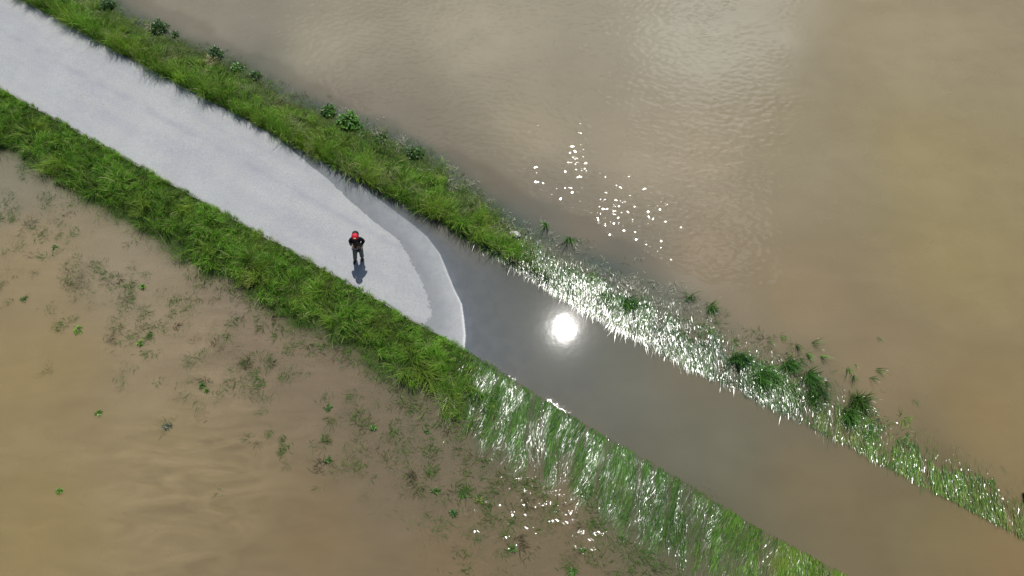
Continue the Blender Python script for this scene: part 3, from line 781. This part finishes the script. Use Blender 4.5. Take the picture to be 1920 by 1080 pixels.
for i, (x, y) in enumerate([(1437, 636), (1463, 628), (1493, 645), (1521, 643), (1537, 665), (1572, 676), (1590, 688), (1604, 678), (1557, 695), (1600, 702), (1632, 705), (1643, 692), (1648, 728), (1666, 722), (1512, 662), (1499, 672), (1736, 742), (1716, 746), (1647, 628), (1576, 700), (1550, 712), (1760, 800)]):
    grass_clump('bent_tuft', 'little green tuft bent over by the current in open brown water above the flooded verge', x, y, .05, 16, .16, BLG * 1.3, -1.0, .35, 'bent tufts beyond the upper verge', wd=(.012, .022))
gT = 'upright sprigs in the water above the verge near the stone'
for (x, y, lb) in [(1025, 414, 'thin upright sprig in brown water, leftmost of three above the stone'), (1068, 440, 'thin dark upright sprig, middle one of three above the stone'), (1086, 442, 'thick short upright sprig, rightmost of three above the stone')]:
    grass_clump('water_sprig', lb, x, y + 6, .05, 24, .30, BLG, -1.6, .8, gT)
gS = 'bright sprouts standing in the lower field of floodwater'
for (x, y, r_, h_, lb, cl) in [
        (147, 619, .12, .10, 'bright green sprout of thick leaves in open water, left of a level pair', LIME * .8),
        (264, 643, .10, .12, 'bright green star shaped sprout, right one of a level pair in open water', LIME * .8),
        (269, 538, .09, .10, 'bright green sprout just above a large mass of drowned weeds', LIME * .8),
        (102, 464, .07, .07, 'small bluish green sprout among drowned weeds near the left verge', LIME * .6),
        (112, 921, .10, .08, 'lone lime green sprout in bare brown water at the lower left', LIME),
        (184, 775, .08, .05, 'faint pale green sprout in bare water above the lone lime sprout', LIME * .6),
        (378, 723, .10, .12, 'leafy sprout with a small dark one at its lower right', MID * 1.2),
        (388, 733, .05, .06, 'tiny dark sprout touching the lower right of a leafy sprout', MID),
        (44, 561, .09, .06, 'dull teal sprout at the far left, barely above the water', MID * .8),
        (700, 803, .10, .14, 'dark pointed sprout among glinting stems below the verge', MID * 1.3),
        (800, 810, .05, .07, 'tiny sprout in clear brown water closest to the flooded lower verge', MID),
        (615, 765, .12, .10, 'dark teal sprout right of the leafiest drowned weeds', DARK * 1.3),
        (614, 862, .12, .10, 'dark sprout pair standing over a small shade patch', DARK * 1.4),
        (850, 962, .11, .16, 'tall dark sprout leaning left with a white glint at its foot', DARK * 1.5),
        (816, 920, .13, .07, 'flat spreading sprout above the tall dark one', MID),
        (868, 928, .08, .08, 'small round sprout right of the flat spreading one', MID * 1.2),
        (898, 940, .10, .07, 'low yellowish sprout nearest the sun glitter on the lower field', np.array([[.14, .2, .04], [.2, .24, .06]])),
        (962, 1030, .10, .06, 'pale low sprout below the sun glitter at the bottom edge', MID * 1.2),
        (1092, 1030, .10, .06, 'pale flat sprout near the bottom edge right of the glitter', MID),
        (1072, 1072, .12, .06, 'greenish sprout cut by the bottom edge of the picture', MID * 1.2)]:
    weed('sprout', lb, 'sprout', x, y, r_ * .8, h_, int(14 + r_ * 170), .10, .26, cl, gS, 0.55 + (x * 7 % 10) / 15, -0.08)
weed('floating_debris', 'dark clump of mud and dead leaves floating in bare brown water at the lower left', 'debris', 313, 800, .16, .03, 110, .06, .4, np.array([[.07, .09, .05], [.13, .14, .09]]), None, .6, -0.02)
grass_clump('pale_tuft', 'pale grey tuft of broken reeds poking out of bare water at the lower middle', 415, 928, .12, 60, .08, np.array([[.32, .33, .22], [.2, .24, .12]]), 2.4, 1.2)
grass_clump('straw_tuft', 'yellow straw tuft in shallow water at the edge of the lower verge', 470, 530, .22, 220, .2, np.array([[.26, .24, .07], [.2, .22, .06]]), 2.6, .8, wet=False)
grass_clump('mossy_tuft', 'yellow green tuft of short grass below the white stone', 962, 468, .34, 900, .12, np.array([[.10, .22, .015], [.14, .26, .02], [.08, .16, .02]]), -1.7, .9, wet=False)

# ------------------------------------------------------------------ stone
import bmesh
from mathutils import noise as mnoise
def stone(name, label, px, py, r, sq, mat, z=0.02):
    bm = bmesh.new(); bmesh.ops.create_icosphere(bm, subdivisions=4, radius=r)
    for v in bm.verts:
        n = mnoise.noise(v.co * (2.2 / r) + Vector((px, py, 0))); n2 = mnoise.noise(v.co * (7 / r))
        v.co *= 1 + 0.22 * n + 0.06 * n2
        v.co.y *= sq; v.co.z *= 0.6
    me = bpy.data.meshes.new(name); bm.to_mesh(me); bm.free(); me.materials.append(mat)
    o = bpy.data.objects.new(name, me); C.objects.link(o)
    p = g2(px, py); zg = float(z_ground(*[np.array([v]) for v in st(p)])[0])
    o.location = (float(p[0]), float(p[1]), max(zg, -.1) + z); o.rotation_euler = (0, 0, -0.3)
    return tag(o, label, 'stone')
mst = NT('pale_stone'); Pp = mst.n('ShaderNodeTexCoord').outputs['Object']
nn = mst.noise(Pp, 9, 6, .65)
M_stone = mst.done(mst.principled(mst.ramp(nn, [(.35, (.22, .20, .16)), (.5, (.50, .49, .47)), (.7, (.66, .65, .66))]), .85, .3, mst.bump(nn, .03)))
stone('stone', 'rough white stone half buried in the grass where the upper verge goes under', 966, 441, .20, .62, M_stone, .06)
# dark marker post whose pale head shows at the right edge
M_black = simple('black_paint', (0.012, 0.014, 0.013), .5)
M_white = simple('white_paint', (0.62, 0.68, 0.72), .45)
def cyl(name, r0, r1, h, z, mat, parent, seg=20):
    bm = bmesh.new(); bmesh.ops.create_cone(bm, cap_ends=True, segments=seg, radius1=r0, radius2=r1, depth=h)
    bmesh.ops.bevel(bm, geom=[e for e in bm.edges if abs(e.verts[0].co.z - e.verts[1].co.z) < 1e-6], offset=min(r0, r1) * .25, segments=2, affect='EDGES')
    for v in bm.verts: v.co.z += z
    me = bpy.data.meshes.new(name); bm.to_mesh(me); bm.free(); me.materials.append(mat)
    for f in me.polygons: f.use_smooth = True
    o = bpy.data.objects.new(name, me); C.objects.link(o); o.parent = parent
    return o
pp = g2(1921, 928)
post = empty('marker_post', (float(pp[0]), float(pp[1]), -0.2))
tag(post, 'dark post with a pale head cut by the right edge, in flooded grass', 'post')
cyl('shaft', .07, .07, .66, .33, M_black, post); cyl('cap', .085, .06, .09, .705, M_white, post)

# ------------------------------------------------------------------ person
M_skin = simple('skin', (0.42, 0.24, 0.16), .5, .1)
M_jacket = simple('black_jacket', (0.008, 0.009, 0.012), .7, .3, 25, .15)
M_vest = simple('olive_shirt', (0.045, 0.045, 0.018), .85, .25, 25)
M_trous = simple('grey_trousers', (0.13, 0.125, 0.115), .9, .2, 25)
M_shoe = simple('black_shoes', (0.012, 0.012, 0.013), .5, .2)
M_cap = simple('red_cap', (0.55, 0.012, 0.03), .55, .12)
M_hair = simple('dark_hair', (0.014, 0.011, 0.010), .6, .3)
M_pale = simple('pale_patch', (0.62, 0.5, 0.38), .6, .1)
M_dev = simple('dark_plastic', (0.02, 0.02, 0.022), .4, .2)
M_scr = simple('grey_plastic', (0.5, 0.5, 0.52), .3, .1)
foot = g2(674, 488)
sF = st(foot); zroad = float(z_road(sF[:1], sF[1:])[0]) + 0.004
person = empty('person', (float(foot[0]), float(foot[1]), zroad))
person.scale = (1.04,) * 3
tag(person, 'person in red cap, black jacket and grey trousers standing on the dry road looking down', 'person')
def skin(name, joints, edges, mat, parent, sub=2, root=0):
    me = bpy.data.meshes.new(name)
    me.from_pydata([j[0] for j in joints], edges, [])
    o = bpy.data.objects.new(name, me); C.objects.link(o)
    o.modifiers.new('skin', 'SKIN').use_smooth_shade = True
    if not me.skin_vertices: 
        bpy.context.view_layer.objects.active = o
    sv_ = me.skin_vertices[0].data if me.skin_vertices else None
    for i, j in enumerate(joints):
        r_ = j[1]; sv_[i].radius = (r_, r_) if not isinstance(r_, tuple) else r_
        sv_[i].use_root = (i == root)
    ms = o.modifiers.new('sub', 'SUBSURF'); ms.levels = sub; ms.render_levels = sub
    dg = bpy.context.evaluated_depsgraph_get(); dg.update()
    nm = bpy.data.meshes.new_from_object(o.evaluated_get(dg))
    o.modifiers.clear(); o.data = nm; nm.name = name
    nm.materials.clear(); nm.materials.append(mat)
    for f in nm.polygons: f.use_smooth = True
    o.parent = parent
    return o
# pose: x to the right of the picture, -y towards the camera, the body leans right and bows its head
LX = 0.13          # lean to the right per metre of height
def J(x, y, z, r): return ((x * 0.76 + LX * z, y, z), r * (0.84 if r > 0.03 and z < 1.56 else 1))
hipZ, chestZ, neckZ = 0.93, 1.32, 1.48
jt = [J(0, 0, hipZ, .135),            # 0 pelvis
      J(0, .0, 1.12, .13), J(0, 0, chestZ, .15), J(0, -.01, neckZ + .02, .06), J(0, -.03, 1.58, .062),     # 1-4
      J(-.20, 0, 1.44, .062), J(-.285, .05, 1.20, .043), J(-.20, -.15, 1.27, .035), J(-.10, -.21, 1.30, .028),   # right arm 5-8 (left in picture)
      J(.20, 0, 1.44, .062), J(.29, .05, 1.19, .043), J(.19, -.15, 1.22, .035), J(.08, -.21, 1.25, .028),       # left arm 9-12
      J(-.10, 0, .86, .095), J(-.15, -.02, .48, .062), J(-.19, -.02, .09, .043), J(-.22, -.15, .045, .035),        # leg 13-16
      J(.10, 0, .86, .095), J(.13, .03, .48, .062), J(.13, .06, .09, .043), J(.145, -.07, .045, .035)]               # leg 17-20
ed = [(0, 1), (1, 2), (2, 3), (3, 4), (2, 5), (5, 6), (6, 7), (7, 8), (2, 9), (9, 10), (10, 11), (11, 12), (0, 13), (13, 14), (14, 15), (15, 16), (0, 17), (17, 18), (18, 19), (19, 20)]
# head: skull, brow, nose, chin, tilted forward
hd = [J(0, -.065, 1.68, .098), J(0, -.12, 1.635, .078), J(0, -.15, 1.59, .05)]
b0 = len(jt); jt += hd; ed += [(4, b0), (b0, b0 + 1), (b0 + 1, b0 + 2)]
for sx in (-1, 1):
    k = len(jt); jt.append(J(sx * .095, -.05, 1.67, .018)); ed.append((b0, k))        # ears
k = len(jt); jt.append(J(0, -.212, 1.625, .014)); ed.append((b0 + 1, k))                # nose
def hand(wr, wx, wz, sx):
    global jt, ed
    pal = len(jt); jt.append(J(wx, -.255, wz, .026)); ed.append((wr, pal))
    for f in range(4):
        bx = wx - sx * 0.012 + sx * (0.0) ; dz = 0.03 - f * 0.02
        ln = [.030, .036, .033, .026][f]
        a = len(jt); jt.append(J(wx, -.285, wz + dz, .0095)); jt.append(J(wx + sx * .012, -.285 - ln * .6, wz + dz, .009)); jt.append(J(wx + sx * .034, -.285 - ln * .55, wz + dz - .003, .0085))
        ed.extend([(pal, a), (a, a + 1), (a + 1, a + 2)])
    a = len(jt); jt.append(J(wx + sx * .015, -.24, wz + .035, .011)); jt.append(J(wx + sx * .045, -.255, wz + .05, .010)); ed.extend([(pal, a), (a, a + 1)])
hand(8, -.085, 1.30, 1); hand(12, .075, 1.25, -1)
skin('body', jt, ed, M_skin, person)
# eyes, mouth are on the face that looks down
def blob(name, pos, sc, mat, parent, rot=(0, 0, 0), sub=3, cut=None):
    bm = bmesh.new(); bmesh.ops.create_icosphere(bm, subdivisions=sub, radius=1)
    if cut is not None:
        bmesh.ops.bisect_plane(bm, geom=bm.verts[:] + bm.edges[:] + bm.faces[:], plane_co=(0, 0, cut), plane_no=(0, 0, -1), clear_outer=True)
    me = bpy.data.meshes.new(name); bm.to_mesh(me); bm.free(); me.materials.append(mat)
    for f in me.polygons: f.use_smooth = True
    o = bpy.data.objects.new(name, me); C.objects.link(o); o.parent = parent
    o.location = (pos[0] + LX * pos[2], pos[1], pos[2]); o.scale = sc; o.rotation_euler = rot
    return o
jk = [J(0, 0, .90, .145), J(0, 0, 1.10, .15), J(0, 0, 1.34, .165), J(0, -.01, 1.47, .09),
      J(-.18, 0, 1.43, .08), J(-.295, .05, 1.20, .07), J(-.21, -.145, 1.27, .055), J(-.15, -.18, 1.285, .046),
      J(.18, 0, 1.43, .08), J(.305, .05, 1.19, .07), J(.20, -.145, 1.22, .055), J(.135, -.18, 1.24, .046)]
je = [(0, 1), (1, 2), (2, 3), (2, 4), (4, 5), (5, 6), (6, 7), (2, 8), (8, 9), (9, 10), (10, 11)]
skin('jacket', jk, je, M_jacket, person, root=1)
tj = [J(0, 0, .93, .165), J(-.11, 0, .84, .125), J(-.14, -.02, .48, .098), J(-.165, -.02, .14, .088), J(-.165, -.02, .09, .09), J(.11, 0, .84, .125), J(.13, .03, .48, .098), J(.13, .06, .14, .088), J(.13, .06, .09, .09)]
skin('trousers', tj, [(0, 1), (1, 2), (2, 3), (3, 4), (0, 5), (5, 6), (6, 7), (7, 8)], M_trous, person)
skin('shoe', [J(-.165, .03, .055, .055), J(-.18, -.08, .05, .055), J(-.21, -.20, .042, .045)], [(0, 1), (1, 2)], M_shoe, person)
skin('shoe', [J(.13, .10, .055, .055), J(.14, 0, .05, .055), J(.15, -.11, .042, .045)], [(0, 1), (1, 2)], M_shoe, person)
blob('shirt_front', (0.03, -.14, 1.33), (.10, .06, .15), M_vest, person)
hr = (R(32), 0, 0)
blob('hair', (0, .0, 1.70), (.112, .118, .125), M_hair, person, hr)
cap = blob('cap', (0, -.085, 1.71), (.118, .125, .12), M_cap, person, hr, cut=0.05)
bm = bmesh.new()
rows = []
for i in range(9):
    a = math.pi + math.pi * i / 8
    rows.append([bm.verts.new((math.cos(a) * 1.0, math.sin(a) * 1.0, .05)), bm.verts.new((math.cos(a) * .95, math.sin(a) * 1.85 - .05, -.03 - .10 * abs(math.sin(a)) ** 2))])
for i in range(8): bm.faces.new((rows[i][0], rows[i + 1][0], rows[i + 1][1], rows[i][1]))
me = bpy.data.meshes.new('brim'); bm.to_mesh(me); bm.free(); me.materials.append(M_hair)
br = bpy.data.objects.new('brim', me); C.objects.link(br); br.parent = cap
sm = br.modifiers.new('s', 'SOLIDIFY'); sm.thickness = 0.06
blob('cap_panel', (0, -.182, 1.76), (.045, .02, .03), M_pale, person, (R(55), 0, 0))
# the hand-held remote, held and so a thing of its own
ctl = empty('remote_control', (person.location.x + LX * 1.3 - .005, person.location.y - .30, person.location.z + 1.275))
tag(ctl, 'small dark remote control held in front of the belly by the person', 'remote control')
def box(name, sx, sy, sz, loc, mat, parent, bev=.006, rot=(0, 0, 0)):
    bm = bmesh.new(); bmesh.ops.create_cube(bm, size=1)
    for v in bm.verts: v.co = Vector((v.co.x * sx, v.co.y * sy, v.co.z * sz))
    bmesh.ops.bevel(bm, geom=bm.edges[:], offset=bev, segments=2, affect='EDGES')
    me = bpy.data.meshes.new(name); bm.to_mesh(me); bm.free(); me.materials.append(mat)
    o = bpy.data.objects.new(name, me); C.objects.link(o); o.parent = parent; o.location = loc; o.rotation_euler = rot
    return o
box('case', .13, .09, .035, (0, 0, 0), M_dev, ctl); box('screen', .085, .06, .004, (0, 0, .0205), M_scr, ctl, .001)
for sx in (-1, 1): cyl('stick', .006, .008, .02, .028, M_dev, ctl).location = (sx * .052, 0, 0)
